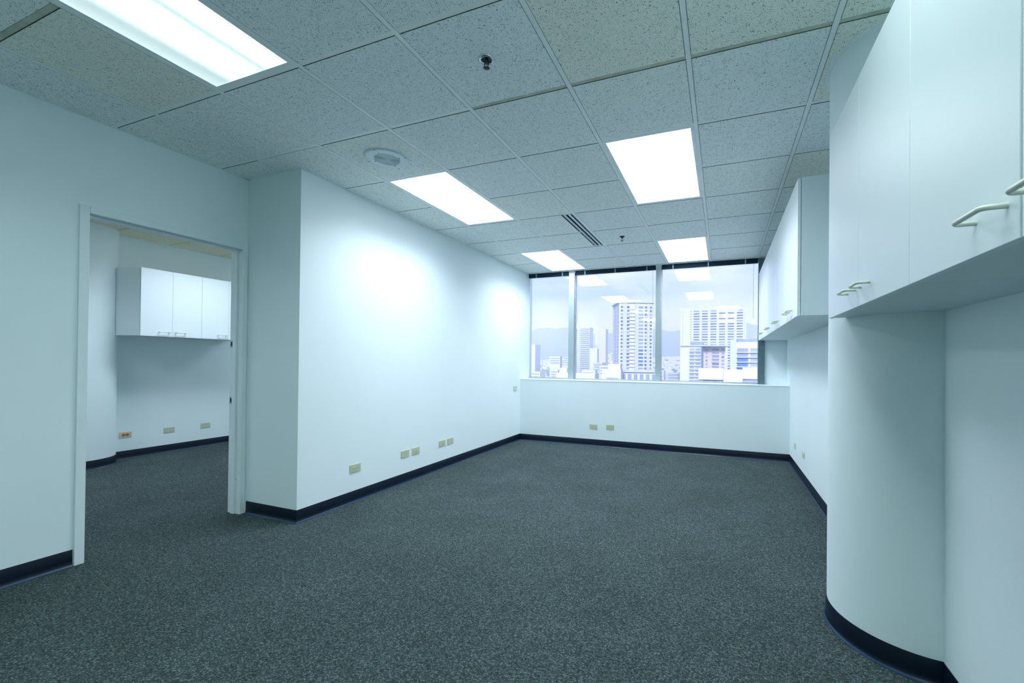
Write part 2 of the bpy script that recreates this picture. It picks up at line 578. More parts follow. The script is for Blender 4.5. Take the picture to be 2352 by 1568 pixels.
# ------------------------------------------------------------------ doorway frame
d = struct(empty('door_1', (XD, (DY0 + DY1) / 2, 0)), 'white painted door frame, no door leaf in it')
FX = XD + 0.014                    # casing stands proud of the wall
JX = XD - 0.134
cw = 0.045
MB().prism([(FX, DY0 - cw), (FX, DY0), (XD - .0, DY0), (XD, DY0 - cw)], 0, DZ + cw).build('casing', 'trim', d, bevel=.003)
MB().box(XD, FX, DY1, DY1 + 0.038, 0, DZ + cw).build('casing', 'trim', d, bevel=.003)
MB().box(XD, FX, DY0 - 0.0, DY1, DZ, DZ + cw).build('head_casing', 'trim', d, bevel=.003)
MB().box(JX, XD, DY0 - .012, DY0, 0, DZ).build('jamb', 'trim', d)
jb = MB().box(JX, XD, DY1, DY1 + .012, 0, DZ).build('jamb', 'trim', d)
MB().box(JX, XD, DY0 - .012, DY1 + .012, DZ, DZ + .012).build('head_jamb', 'trim', d)
for nm, bx in (('stop', (XD - .085, XD - .045, DY1 - .014, DY1, 0, DZ - .014)), ('stop', (XD - .085, XD - .045, DY0, DY0 + .014, 0, DZ - .014)), ('head_stop', (XD - .085, XD - .045, DY0, DY1, DZ - .014, DZ))):
    MB().box(*bx).build(nm, 'trim', d, bevel=.002)
for zc in (1.382, 0.920):
    s = MB().box(JX + .004, JX + .044, DY1 - .0025, DY1 - .0002, zc - .032, zc + .032).build('strike_plate', 'steel', jb, bevel=.001)
    s['label'] = 'steel strike plate with dark latch hole'
    MB().box(JX + .012, JX + .034, DY1 - .0035, DY1 - .0026, zc - .018, zc + .018).build('latch_hole', 'dark', jb)
for sx in (-3.725, -3.69):
    MB().disc((sx, 0.28), .003, DY1 - .001, DY1 - .0001, 8, 'y').build('screw', 'dark', jb)

# ------------------------------------------------------------------ window
wn = struct(empty('window_1', (-1.26, YG, ZS)), 'wide three pane office window over the city')
panes = [(-3.05, -2.29), (-2.27, -0.91), (-0.89, 0.495)]
for a, c in panes:
    MB().box(a, c, YG, YG + .006, ZS, 2.71).build('pane', 'glass', wn)
for k, (a, c, mt_) in enumerate(((-2.327, -2.230, 'alu'), (-0.940, -0.863, 'alu'), (0.460, 0.545, 'alu_shaded'))):
    q = MB().box(a, c, 6.44, 6.515, ZS - .004, 2.70 if k < 2 else 2.732).box(a + .02, c - .02, 6.515, 6.58, ZS, 2.71).build('mullion', mt_, wn, bevel=.003)
    MB().box(c + .0005, c + .012, 6.475, 6.515, ZS, 2.70).build('gasket', 'b_cool', q)
for a, c in ((-3.05, -2.33), (-2.228, -0.942), (-0.861, 0.458)):
    MB().box(a, c, 6.475, 6.55, ZS - .004, ZS + .018).build('bottom_rail', 'alu', wn, bevel=.003)
    v = MB().box(a + .004, c - .004, 6.452, 6.50, 2.668, 2.731).build('head_valance', 'valance', wn)
    for bxp in (-2.907, -2.441, -2.058, -1.567, -1.077, -0.692, -0.199, 0.293):
        if a < bxp < c:
            MB().box(bxp - .008, bxp + .008, 6.444, 6.4515, 2.662, 2.725).box(bxp - .008, bxp + .008, 6.444, 6.47, 2.660, 2.6675).build('blind_bracket', 'bracket', v)
for xx in (-2.19, -0.99, 0.40):
    q = MB().tube([(xx, 6.49, 2.668), (xx, 6.49, 1.9)], .0022, 6).build('blind_cord', 'bracket', wn)
struct(MB().box(XW, XR, YW - .004, 6.60, ZS - .012, ZS).build('trim_1', 'trim', bevel=.005), 'white window sill ledge')

# ------------------------------------------------------------------ ceiling
ce = struct(MB().box(XL - .12, 1.0, YB - .12, 6.62, 2.79, 2.95).build('ceiling', 'slab'), 'suspended ceiling of speckled tiles in a metal grid')
ZT = ZC + .0005
lights = [(2, 6), (2, 2), (2, -2), (2, -6), (5, 6), (5, 2), (6, -2), (6, -5), (6, -8)]
covered = set()
for i, j in lights:
    covered |= {(i, j), (i, j + 1)}
def xr_at(j):
    return XR
GAP = .0145
def tile_mesh(hx, hy, mat):
    me = MB().box(-hx, hx, -hy, hy, 0, .015).mesh('ceiling_tile')
    me.materials.append(MT[mat])
    me.materials.append(MT['tile_edge'])
    for p in me.polygons:
        if abs(p.normal.z) < .5:
            p.material_index = 1
    return me
TILES = {}
def tile(x0, x1, y0, y1, z=ZT, mat='tile', gap=GAP):
    hx, hy = (x1 - x0) / 2 - gap, (y1 - y0) / 2 - gap
    if hx < .01 or hy < .01:
        return
    key = (round(hx, 4), round(hy, 4), mat)
    if key not in TILES:
        TILES[key] = tile_mesh(hx, hy, mat)
    me = TILES[key]
    o = bpy.data.objects.new('ceiling_tile', me)
    COL.objects.link(o)
    o.parent = ce
    o.location = ((x0 + x1) / 2, (y0 + y1) / 2, z)
YE = 6.455
warm = {(6, 0), (6, -1), (7, 0), (7, 1), (5, 0), (1, -1), (1, 1), (7, 3)}
for i in range(0, 8):
    for j in range(-9, 9):
        if (i, j) in covered:
            continue
        x0_, x1_ = max(gx(i), XD), min(gx(i + 1), XR)
        y0_, y1_ = max(gy(j), YB), min(gy(j + 1), YE)
        if y1_ - y0_ < .02 or x1_ - x0_ < .02:
            continue
        if y0_ >= YS - .01:
            x0_ = max(x0_, XW)
        elif y1_ > YS and x0_ < XW:      # tile beside the step in the wall
            if x1_ > XW:                  # notched round the corner
                g = GAP
                me = MB().prism([(x0_ + g, y0_ + g), (x1_ - g, y0_ + g), (x1_ - g, y1_ - g), (XW + g, y1_ - g), (XW + g, YS - g), (x0_ + g, YS - g)], 0, .015).mesh('ceiling_tile', ((x0_ + x1_) / 2, (y0_ + y1_) / 2, 0))
                me.materials.append(MT['tile'])
                o = bpy.data.objects.new('ceiling_tile', me)
                COL.objects.link(o)
                o.parent = ce
                o.location = ((x0_ + x1_) / 2, (y0_ + y1_) / 2, ZT)
                continue
            y1_ = YS
        if x1_ - x0_ < .02:
            continue
        if i == 3 and j in (4, 5):
            x1_ = gx(3.80)
        mt_ = 'tile_warm' if (i, j) in warm else 'tile'
        tile(x0_, x1_, y0_, y1_, ZT, mt_)
# tees
for i in range(1, 8):
    y_end = YE
    y_st = YB
    x = gx(i)
    segs = [(y_st, y_end)]
    if x < XW:
        segs = [(y_st, YS)]
    for a, c in segs:
        MB().box(x - .012, x + .012, a, c, ZC, ZC + .004).box(x - .003, x + .003, a, c, ZC + .004, ZC + .03).build('main_tee', 'tee', ce)
ct = MB().box(-T / 2 + .0125, T / 2 - .0125, -.012, .012, ZC + .003, ZC + .0065).mesh('cross_tee')
ct.materials.append(MT['tee'])
cta = ct.copy()
cta.materials.clear()
cta.materials.append(MT['tee_aged'])
aged = {(5, 1), (6, 1), (7, 1), (4, 1), (6, 0), (7, 0), (1, -1)}
for i in range(0, 8):
    for j in range(-8, 9):
        if (i, j) in covered and (i, j - 1) in covered and not any(l == (i, j) for l in lights):
            continue
        if i == 3 and j == 5:
            a, c = gx(3) + .0125, gx(3.80)
        else:
            a, c = max(gx(i) + .0125, XD), min(gx(i + 1) - .0125, XR)
        y = gy(j)
        if y > YS:
            a = max(a, XW)
        if c - a < .05 or y > YE - .02:
            continue
        if abs(c - a - (T - .025)) < 1e-4:
            o = bpy.data.objects.new('cross_tee', cta if (i, j) in aged else ct)
            COL.objects.link(o)
            o.parent = ce
            o.location = ((a + c) / 2, y, 0)
        else:
            MB().box(a, c, y - .012, y + .012, ZC + .003, ZC + .0065).build('cross_tee', 'tee_aged' if (i, j) in aged else 'tee', ce)
# wall angle round the edge of the ceiling, and the curved one round the column
wa = MB()
for a in ((XD, XD + .018, YB, YS), (XD, XW, YS - .018, YS), (XW, XW + .018, YS, YE), (XR - .018, XR, 2.80, YE), (XR - .018, XR, YB, 2.10)):
    wa.box(a[0], a[1], a[2], a[3], ZC + .001, ZC + .005)
wa.build('wall_angle', 'tee', ce)
oc = arc(CX, CY, CR + .022, XR, -1, 40)
ic = arc(CX, CY, CR, XR, -1, 40)
vs = [(p[0], p[1], h) for h in (ZC, ZC + .005) for p in oc + ic]
n_ = len(oc)
fs = []
for i in range(n_ - 1):
    fs += [(i, n_ + i, n_ + i + 1, i + 1), (2 * n_ + i, 2 * n_ + i + 1, 3 * n_ + i + 1, 3 * n_ + i), (i, i + 1, 2 * n_ + i + 1, 2 * n_ + i)]
MB().add(vs, fs).build('column_angle', 'tee', ce)
# next room: aged, yellowish tiles a little higher
ZN = 2.772
for i in range(-6, 0):
    for j in range(-4, 9):
        x0_, x1_ = max(gx(i) - .14, XL), min(gx(i + 1) - .14, XD - .12)
        if i == -1:
            x1_ = XD - .12
        y0_, y1_ = max(gy(j) + .09, -0.48), min(gy(j + 1) + .09, 6.4)
        if x1_ - x0_ < .05 or y1_ - y0_ < .05:
            continue
        if i in (-3,) and j in (2, 3, 6, 7, -2, -1):
            continue
        tile(x0_, x1_, y0_, y1_, ZN, 'tile_yellow', .003)
MB().box(XL, XD - .12, -0.48, 6.4, ZN + .0152, ZN + .017).build('ceiling_backing', 'edge', ce)

# ------------------------------------------------------------------ ceiling lights
def troffer(x0, x1, y0, y1, z, label, group, lens='lens'):
    c = ((x0 + x1) / 2, (y0 + y1) / 2, z)
    o = tag(empty('ceiling_light', c), label, 'ceiling light', group)
    a, b_ = .012, .034
    fr_ = MB()
    fr_.box(x0 + a, x0 + b_, y0 + a, y1 - a, z, z + .012).box(x1 - b_, x1 - a, y0 + a, y1 - a, z, z + .012)
    fr_.box(x0 + b_, x1 - b_, y0 + a, y0 + b_, z, z + .012).box(x0 + b_, x1 - b_, y1 - b_, y1 - a, z, z + .012)
    fr_.build('frame', 'tee', o, bevel=.002)
    MB().box(x0 + b_, x1 - b_, y0 + b_, y1 - b_, z + .004, z + .008).build('lens', lens, o)
    ld = bpy.data.lights.new('tube_light', 'AREA')
    ld.shape = 'RECTANGLE'
    ld.size, ld.size_y = x1 - x0 - 2 * b_, y1 - y0 - 2 * b_
    ld.spread = math.radians(SPREAD)
    ld.energy = {'lens': LAMP, 'lens_next': LAMP_NEXT}.get(lens, LAMP_OLD)
    ld.color = {'lens': LAMP_FAR, 'lens_next': LAMP_NEXT_RGB}.get(lens, LAMP_NEAR)
    lo_ = bpy.data.objects.new('tube_light', ld)
    COL.objects.link(lo_)
    lo_.parent = o
    lo_.location = (0, 0, .003)
    MB().box(x0 + b_, x1 - b_, y0 + b_, y1 - b_, z + .010, z + .016).build('housing', 'carcass', o)
    return o
GL = 'fluorescent lights in the office ceiling'
names = {(2, 6): 'lit fluorescent ceiling panel nearest the window, over the left wall side',
         (2, 2): 'lit fluorescent ceiling panel next to the round speaker',
         (2, -2): 'large lit fluorescent panel in the near left ceiling corner',
         (5, 6): 'lit fluorescent ceiling panel nearest the window, on the cabinet side',
         (5, 2): 'lit fluorescent ceiling panel in the middle of the ceiling on the cabinet side',
         (2, -6): 'lit fluorescent panel behind the viewer on the left, seen mirrored in the window',
         (6, -2): 'lit fluorescent panel above the near cabinets, seen mirrored in the window',
         (6, -5): 'lit fluorescent panel behind the viewer, seen mirrored second lowest in the right pane',
         (6, -8): 'lit fluorescent panel behind the viewer, seen mirrored lowest in the right pane'}
for i, j in lights:
    troffer(gx(i), gx(i + 1), gy(j), gy(j + 2), ZC + .001, names[(i, j)], GL, 'lens_two_tube' if (i, j) == (2, -2) else ('lens_old' if j < 0 else 'lens'))
for j in (2, 6, -2):
    troffer(gx(-3) - .14, gx(-2) - .14, gy(j) + .09, gy(j + 2) + .09, ZN - .004, 'lit fluorescent panel in the ceiling of the room beyond the doorway', 'fluorescent lights in the next room', 'lens_next')

# speaker
sx_, sy_ = -2.292, 2.420
o = tag(empty('ceiling_speaker', (sx_, sy_, ZC)), 'round white ceiling speaker with a ringed grille', 'speaker')
MB().lathe([(0.089, -.007), (0.140, -.010), (0.150, -.009), (0.157, -.002), (0.158, .0055)], (sx_, sy_, ZC), 56).build('rim', 'spk', o, smooth=True)
MB().disc((sx_, sy_), .0895, ZC - .003, ZC + .0045, 40).build('speaker_cloth', 'spk_in', o)
gr = MB()
for k in range(13):
    r_ = .006 + k * .0066
    gr.lathe([(r_ - .0018, -.0032), (r_ - .0014, -.0060), (r_ + .0014, -.0060), (r_ + .0018, -.0032)], (sx_, sy_, ZC), 40)
for k in range(4):
    a = k * math.pi / 2 + .15
    ca, sa = math.cos(a), math.sin(a)
    gr.add([(sx_ + ca * r + sa * s * .0018, sy_ + sa * r - ca * s * .0018, ZC - .0064) for r, s in ((.003, -1), (.088, -1), (.088, 1), (.003, 1))], [(0, 1, 2, 3)])
gr.build('grille', 'spk', o)
for k in range(4):
    for r_, rad in ((.098, .0035), (.146, .004)):
        a = k * math.pi / 2 + .15
        MB().disc((sx_ + r_ * math.cos(a), sy_ + r_ * math.sin(a)), rad, ZC - .012, ZC - .0085, 10).build('screw', 'brass', o)

# sprinklers
def sprinkler(c, recessed, label):
    x, y = c
    o = tag(empty('fire_sprinkler', (x, y, ZC)), label, 'sprinkler', 'fire sprinklers in the ceiling tiles')
    if recessed:
        MB().lathe([(.0255, .004), (.0262, -.006), (.029, -.0075), (.0345, -.006), (.0375, -.001), (.0378, .0055)], (x, y, ZC), 36).build('escutcheon', 'chrome', o, smooth=True)
        MB().disc((x, y), .0262, ZC - .0022, ZC + .0004, 28).build('cup', 'dark', o)
        dz = -.004
        mt_ = 'brass'
    else:
        MB().lathe([(.010, -.012), (.016, -.010), (.030, -.003), (.033, .0055)], (x, y, ZC), 28).build('escutcheon', 'brass', o, smooth=True)
        dz = -.012
        mt_ = 'brass'
    MB().lathe([(.0005, dz - .012), (.0075, dz - .011), (.0085, dz), (.0085, .004)], (x, y, ZC), 14).build('body', mt_, o, smooth=True)
    fr_ = MB()
    for s in (-1, 1):
        fr_.tube([(x + s * .008, y, ZC + dz - .006), (x + s * .012, y, ZC + dz - .018), (x + s * .010, y, ZC + dz - .028), (x + s * .002, y, ZC + dz - .036)], .0022, 8)
    fr_.build('frame_arms', mt_, o)
    df = MB().disc((x, y), .009, ZC + dz - .039, ZC + dz - .0365, 14)
    for k in range(12):
        a = k * math.pi / 6
        ca, sa = math.cos(a), math.sin(a)
        df.add([(x + ca * r + sa * s * .002, y + sa * r - ca * s * .002, ZC + dz - h) for h in (.039, .0372) for r, s in ((.008, -1), (.0155, -1), (.0155, 1), (.008, 1))],
               [(0, 1, 2, 3), (7, 6, 5, 4), (0, 4, 5, 1), (1, 5, 6, 2), (2, 6, 7, 3), (3, 7, 4, 0)])
    df.build('deflector', mt_, o)
    return o
sprinkler((-1.083, 1.785), True, 'chrome ringed recessed fire sprinkler in the near ceiling tile')
sprinkler((-1.101, 4.856), False, 'small dark fire sprinkler hanging near the slot air diffuser')

# slot diffuser
xa, xb, ya, yb = gx(3.80) + .004, gx(4) - .0125, gy(4) + .012, gy(6) - .012
o = tag(empty('slot_diffuser', ((xa + xb) / 2, (ya + yb) / 2, ZC)), 'linear air diffuser with two dark slots in the ceiling', 'air vent')
MB().box(xa, xb, ya, yb, ZC + .012, ZC + .018).build('plenum', 'navy', o)
wd = xb - xa
bars = [(0, .2), (.47, .68), (.88, 1.0)]
for p, q in bars:
    MB().box(xa + wd * p, xa + wd * q, ya + .012, yb - .012, ZC, ZC + .011).build('bar', 'spk', o, bevel=.001)
for y in (ya, yb - .0115):
    MB().box(xa, xb, y, y + .0115, ZC, ZC + .011).build('end_cap', 'spk', o, bevel=.001)

# ------------------------------------------------------------------ hung cabinets
def handle_mesh(length=.100, out=.036, r=.0052):
    """bow pull in local space: feet at y=+-length/2 on x=0, bow towards -x"""
    h = length / 2
    b_ = .013
    pts = [(0.002, -h, 0), (-out + b_, -h, 0)]
    for k in range(1, 7):
        a = k / 6 * math.pi / 2
        pts.append((-out + b_ - b_ * math.sin(a), -h + b_ - b_ * math.cos(a), 0))
    for k in range(0, 7):
        a = k / 6 * math.pi / 2
        pts.append((-out + b_ - b_ * math.cos(a), h - b_ + b_ * math.sin(a), 0))
    pts += [(0.002, h, 0)]
    me = MB().tube(pts, r, 12).mesh('handle')
    for p in me.polygons:
        p.use_smooth = len(p.vertices) == 4
    me.materials.append(MT['handle'])
    return me
HM = handle_mesh()
HM2 = HM.copy()
HM2.transform(Matrix.Rotation(math.pi, 4, 'Z'))

def cabinet(label, xf, xb_, seams, z0, z1, hsides, side=-1, group=None, outline=None, hz=.066, gap_at=None):
    """doors on plane x=xf looking towards side*x; seams: door edges along y; hsides: which end of each door carries the pull"""
    ys = (seams[0], seams[-1])
    o = tag(empty('wall_cabinet', ((xf + xb_) / 2, (ys[0] + ys[1]) / 2, z0)), label, 'cabinet', group)
    th = .018
    xc = xf - side * (th + .003)
    if outline is None:
        MB().box(xc, xb_, ys[0], ys[1], z0 + .003, z1).build('body', 'carcass', o)
    else:
        MB().prism(outline, z0 + .003, z1).build('body', 'carcass', o)
    for k in range(len(seams) - 1):
        a, c = sorted((seams[k], seams[k + 1]))
        g = .001
        if gap_at == k:          # this door sits a little short of its neighbour
            c -= .005
        dr_ = MB().box(xf, xf - side * th, a + g, c - g, z0, z1 - .002).build('door', 'laminate', o, bevel=.0012)
        if hsides[k] is None:
            continue
        yh = (c - .083) if hsides[k] > 0 else (a + .083)
        hd = bpy.data.objects.new('handle', HM if side < 0 else HM2)
        COL.objects.link(hd)
        hd.parent = dr_
        hd.location = Vector((xf + side * .0005, yh, z0 + hz)) - Vector(o['_o'])
        hd['label'] = 'ivory bow handle'
    return o

XF = 0.465
nz0, nz1 = 1.480, 2.338
# nearest-column cabinet is cut round the column
ya_, yb_ = 1.392, 2.305
pts = [(XF + .021, ya_), (XR - .001, ya_)]
rc = CR + .002
y_lo = CY - math.sqrt(rc * rc - (XR - .001 - CX) ** 2)
pts.append((XR - .001, y_lo))
a_s = math.atan2(y_lo - CY, XR - .001 - CX)
a_e = -math.pi + math.asin((CY - yb_) / rc)
for k in range(1, 17):
    a = a_s + (a_e - a_s) * k / 16
    pts.append((CX + rc * math.cos(a), CY + rc * math.sin(a)))
pts.append((XF + .021, yb_))
GC = 'white wall cabinets on the right wall'
cabinet('white wall cabinet hung against the round column, two ivory pulls meeting', XF, XR - .001, [1.3905, 1.847, 2.305], nz0, nz1, [1, -1], -1, GC, pts)
cabinet('nearest white wall cabinet at the right edge of the view', XF, XR - .001, [0.480, 0.938, 1.3900], nz0, nz1, [1, -1], -1, GC, gap_at=0)
fz0, fz1 = 1.588, 2.512
cabinet('white wall cabinet just past the round column, its end panel showing', XF, XR - .001, [3.205, 3.545, 3.930, 4.317], fz0, fz1, [1, -1, 1], -1, GC, hz=.060)
cabinet('white wall cabinet in the middle of the far row', XF, XR - .001, [4.320, 4.705, 5.090, 5.475], fz0, fz1, [-1, 1, -1], -1, GC, hz=.060)
cabinet('white wall cabinet at the window end of the row', XF, XR - .001, [5.478, 5.86, 6.435], fz0, fz1, [1, -1], -1, GC, hz=.060)
# next room
GN = 'white wall cabinets in the next room'
zz0, zz1 = 1.521, 2.325
xf_n = -6.36
rn = OR_ + .002
po = [(xf_n - .021, 2.873), (xf_n - .021, 3.496), (XL + .001, 3.496)]
y_hi = OY + math.sqrt(rn * rn - (XL + .001 - OX) ** 2)
a0 = math.atan2(y_hi - OY, XL + .001 - OX)
a1 = math.atan2(2.80 - OY, -6.712 - OX)
for k in range(13):
    a = a0 + (a1 - a0) * k / 12
    po.append((OX + rn * math.cos(a), OY + rn * math.sin(a)))
cabinet('white wall cabinet beyond the doorway beside its round column', xf_n, XL + .001, [2.873, 3.183, 3.498], zz0, zz1, [1, -1], 1, GN, po, hz=.055)
cabinet('white wall cabinet beyond the doorway half hidden by the door frame', xf_n, XL + .001, [3.499, 3.819, 4.135], zz0, zz1, [1, -1], 1, GN, hz=.055)

# ------------------------------------------------------------------ wall plates
def plate(axis, wallpos, along, z, kind, label, facing, mat='plate', w=.119, h=.070, name='wall_plate'):
    """axis 'x': plate on a wall x=wallpos facing `facing`*x, `along` is y; axis 'y' likewise"""
    base = (wallpos, along, z) if axis == 'x' else (along, wallpos, z)
    nm = 'wall_outlet' if kind in ('duplex', 'single') else 'blank_plate'
    o = tag(empty(nm, base), label, 'outlet' if kind in ('duplex', 'single') else 'wall plate', 'wall plates')
    f = facing
    def bx(a0, a1, z0, z1, d0, d1):
        if axis == 'x':
            return MB().box(wallpos + f * d0, wallpos + f * d1, along + a0, along + a1, z + z0, z + z1)
        return MB().box(along + a0, along + a1, wallpos + f * d0, wallpos + f * d1, z + z0, z + z1)
    def dk(a, zz, r, d0, d1, seg=18):
        lo_, hi_ = sorted((wallpos + f * d0, wallpos + f * d1))
        return MB().disc((along + a, z + zz), r, lo_, hi_, seg, axis)
    bx(-w / 2, w / 2, -h / 2, h / 2, .0003, .006).build('plate', mat, o, bevel=.002)
    if kind == 'duplex':
        rm = 'orange' if mat == 'plate' and 'orange' in label else 'recept'
        for s in (-1, 1):
            p = dk(s * .0195, 0, .0165, .0061, .0078).build('receptacle', rm, o)
            for t_ in (-.006, .006):
                bx(s * .0195 - .004, s * .0195 + .004, t_ - .0012, t_ + .0012, .0079, .0083).build('slot', 'dark', p)
        dk(0, 0, .003, .0061, .0075, 8).build('screw', 'brass', o)
    elif kind == 'single':
        p = dk(0, 0, .0175, .0061, .0085, 24).build('receptacle', 'recept', o)
        for t_ in (-.007, .007):
            bx(-.004, .004, t_ - .0014, t_ + .0014, .0086, .009).build('slot', 'dark', p)
        bx(.009, .012, -.002, .002, .0086, .009).build('slot', 'dark', p)
        for s in (-.03, .03):
            dk(s, 0, .003, .0061, .0072, 8).build('screw', 'brass', o)
    else:
        for s in (-.042, .042):
            dk(s, 0, .0026, .0061, .0070, 8).build('screw', 'plate_w', o)
    return o
zp = .300
plate('x', XW, 2.885, zp, 'single', 'almond single socket nearest the doorway on the bright left wall', 1)
plate('x', XW, 3.521, zp, 'blank', 'almond blank plate left of a socket, low on the bright left wall', 1)
plate('x', XW, 3.685, zp, 'duplex', 'almond double socket right of a blank plate, middle of the left wall', 1)
plate('x', XW, 4.140, zp, 'duplex', 'almond double socket in the pair nearer the window on the left wall', 1)
plate('x', XW, 4.300, zp, 'blank', 'almond blank plate in the pair nearer the window on the left wall', 1)
plate('x', XW, 6.000, .841, 'blank', 'small pale plate at sill height in the corner by the window', 1, 'plate_w')
plate('y', YW, -1.814, .290, 'duplex', 'almond double socket on the low wall under the window', -1)
plate('y', YW, -1.554, .298, 'blank', 'almond blank plate on the low wall under the window', -1)
plate('x', XR, 5.745, .290, 'blank', 'pale plate on the right wall nearer the window corner', -1, 'plate_w')
plate('x', XR, 5.165, .300, 'duplex', 'pale socket on the right wall nearer the round column', -1, 'plate_w')
plate('x', XL, 3.010, .298, 'duplex', 'double socket with orange faces seen through the doorway', 1)
plate('x', XL, 3.457, .294, 'blank', 'almond blank plate in the middle of the three seen through the doorway', 1)
plate('x', XL, 3.888, .297, 'blank', 'almond blank plate nearest the door frame seen through the doorway', 1)

# ------------------------------------------------------------------ the city outside
ZG = -42.0
struct(MB().box(-3000, 3000, 60, 5200, ZG - 2, ZG).build('ground', 'city'), 'hazy city floor far below the window')
# hills
def ridge(x):
    return 330 + 26 * math.sin(x / 310 + 1.3) + 18 * math.sin(x / 137 + .4) + 10 * math.sin(x / 61) + 5 * math.sin(x / 23)
vs, fs = [], []
nx_, ny_ = 150, 10
for i in range(nx_ + 1):
    x = -4200 + 6600 * i / nx_
    for j in range(ny_ + 1):
        t_ = j / ny_
        y = 2700 + 1500 * t_ + 70 * math.sin(x / 150 + j)
        z = ZG + (ridge(x) - ZG) * (t_ ** 1.15) + (18 * math.sin(x / 90 + j * 2.1) * t_ * (1 - t_) * 2)
        vs.append((x, y, z))
for i in range(nx_):
    for j in range(ny_):
        a = i * (ny_ + 1) + j
        fs.append((a, a + ny_ + 1, a + ny_ + 2, a + 1))
h_ = MB().add(vs, fs).build('hills', 'hill', smooth=True)
struct(h_, 'hazy blue mountain ridge behind the city')
# town on the slope, right of the middle mullion
vs, fs = [], []
for i in range(31):
    x = -900 + 900 * i / 30
    for j in range(9):
        t_ = j / 8
        vs.append((x, 900 + 1300 * t_, ZG + 1 + (78 + 10 * math.sin(i * .6)) * t_ ** .8 * (0.5 + .5 * math.sin(math.pi * min(1, i / 30)))))
for i in range(30):
    for j in range(8):
        a = i * 9 + j
        fs.append((a, a + 9, a + 10, a + 1))
struct(MB().add(vs, fs).build('town_slope', 'town', smooth=True), 'lower hillside covered with houses')
hm = MB()
for k in range(1500):
    i = random.uniform(1, 29)
    t_ = random.random() ** .8
    x = -900 + 900 * i / 30
    y = 900 + 1300 * t_
    z = ZG + (78 + 10 * math.sin(i * .6)) * t_ ** .8 * (0.5 + .5 * math.sin(math.pi * min(1, i / 30)))
    s = random.uniform(4, 9)
    h = random.uniform(4, 8)
    hm.prism([(x - s, y - s * .6), (x + s, y - s * .6), (x + s, y + s * .6), (x - s, y + s * .6)], z, z + h)
tag(hm.build('hillside_houses', 'b_white'), 'countless tiny pale houses spread over the hillside', 'houses', kind='stuff')

def building(name, label, cx, cy, wd, dp, top, rot, mat='b_white', group=None):
    o = tag(empty(name, (cx, cy, ZG)), label, 'building', group)
    o.rotation_euler = (0, 0, rot)
    o['_o'] = (0, 0, 0)
    bd = MB().box(-wd / 2, wd / 2, -dp / 2, dp / 2, 0, top - ZG).build('body', mat, o)
    return o
def windows(o, face, cols, wd, dp, z_first, dz, nfl, hgt, mat='b_glass', depth=.35, pick=None, sill='b_white'):
    """cols: (centre, width) along the face; face 'f' = -y side, 'l' = -x side, 'r' = +x side. Each window a part in a proud surround"""
    cache = {}
    for c, w_ in cols:
        for k in range(nfl):
            z = z_first - k * dz
            mt_ = pick(c, k) if pick else mat
            if mt_ is None:
                continue
            key = (w_, mt_)
            if key not in cache:
                if face == 'f':
                    me = MB().box(-w_ / 2, w_ / 2, -.12, 0, -hgt / 2, hgt / 2).mesh('window')
                else:
                    me = MB().box(-.12, .12, -w_ / 2, w_ / 2, -hgt / 2, hgt / 2).mesh('window')
                me.materials.append(MT[mt_])
                cache[key] = me
            wdw = bpy.data.objects.new('window', cache[key])
            COL.objects.link(wdw)
            wdw.parent = o
            if face == 'f':
                wdw.location = (c, -dp / 2, z - ZG)
            elif face == 'l':
                wdw.location = (-wd / 2, c, z - ZG)
            else:
                wdw.location = (wd / 2, c, z - ZG)
def slabs(o, face, a, c, wd, dp, z_first, dz, nfl, th=.5, outw=.9, mat='b_white', name='balcony_slab'):
    me = None
    for k in range(nfl):
        if me is None:
            me = (MB().box(a, c, -outw, 0, -th / 2, th / 2) if face == 'f' else MB().box(-outw, 0, a, c, -th / 2, th / 2)).mesh(name)
            me.materials.append(MT[mat])
        s = bpy.data.objects.new(name, me)
        COL.objects.link(s)
        s.parent = o
        s.location = (0, -dp / 2, z_first - k * dz - ZG) if face == 'f' else (-wd / 2, 0, z_first - k * dz - ZG)

# tall tower in the middle pane
a_ = math.radians(25)
wd_, dp_ = 27.5, 25.0
tw = building('apartment_tower', 'tall pale apartment tower with a flat roof brim in the middle pane', -70.5, 352, wd_, dp_, 49.5, -0 + a_)
MB().box(-wd_ / 2 - 1.2, wd_ / 2 + 1.2, -dp_ / 2 - 1.2, dp_ / 2 + 1.2, 49.5 - ZG, 50.5 - ZG).build('roof_brim', 'b_cool', tw)
MB().box(-wd_ / 4, wd_ / 4, -3, 8, 50.5 - ZG, 53.5 - ZG).build('roof_plant', 'b_white', tw)
def pick1(c, k):
    if abs(c - 4.2) < 1:
        return 'b_blue' if k in (12, 13, 14, 15, 16) else ('b_glass_l' if k % 3 else 'b_gap')
    return 'b_glass_l' if (k * 7 + int(c * 3)) % 5 == 0 else 'b_glass'
windows(tw, 'f', [(-11.6, 1.6), (-6.4, 2.0), (4.2, 3.8), (8.0, 1.7), (12.2, 1.6)], wd_, dp_, 46.0, 2.9, 26, 1.7, pick=pick1)
windows(tw, 'l', [(-8, 3.2), (2, 3.2)], wd_, dp_, 46.0, 2.9, 26, 1.6, mat='b_glass_l')
slabs(tw, 'f', -5.4, -1.2, wd_, dp_, 44.7, 2.9, 26, th=1.1, outw=1.0)
MB().box(-0.9, 1.9, -dp_ / 2 - .8, -dp_ / 2, 0, 49 - ZG).build('pier', 'b_cool', tw)
MB().box(-10.4, -7.6, -dp_ / 2 - .8, -dp_ / 2, 0, 49 - ZG).build('pier', 'b_cool', tw)
MB().box(9.2, 11.2, -dp_ / 2 - .8, -dp_ / 2, 0, 49 - ZG).build('pier', 'b_cool', tw)

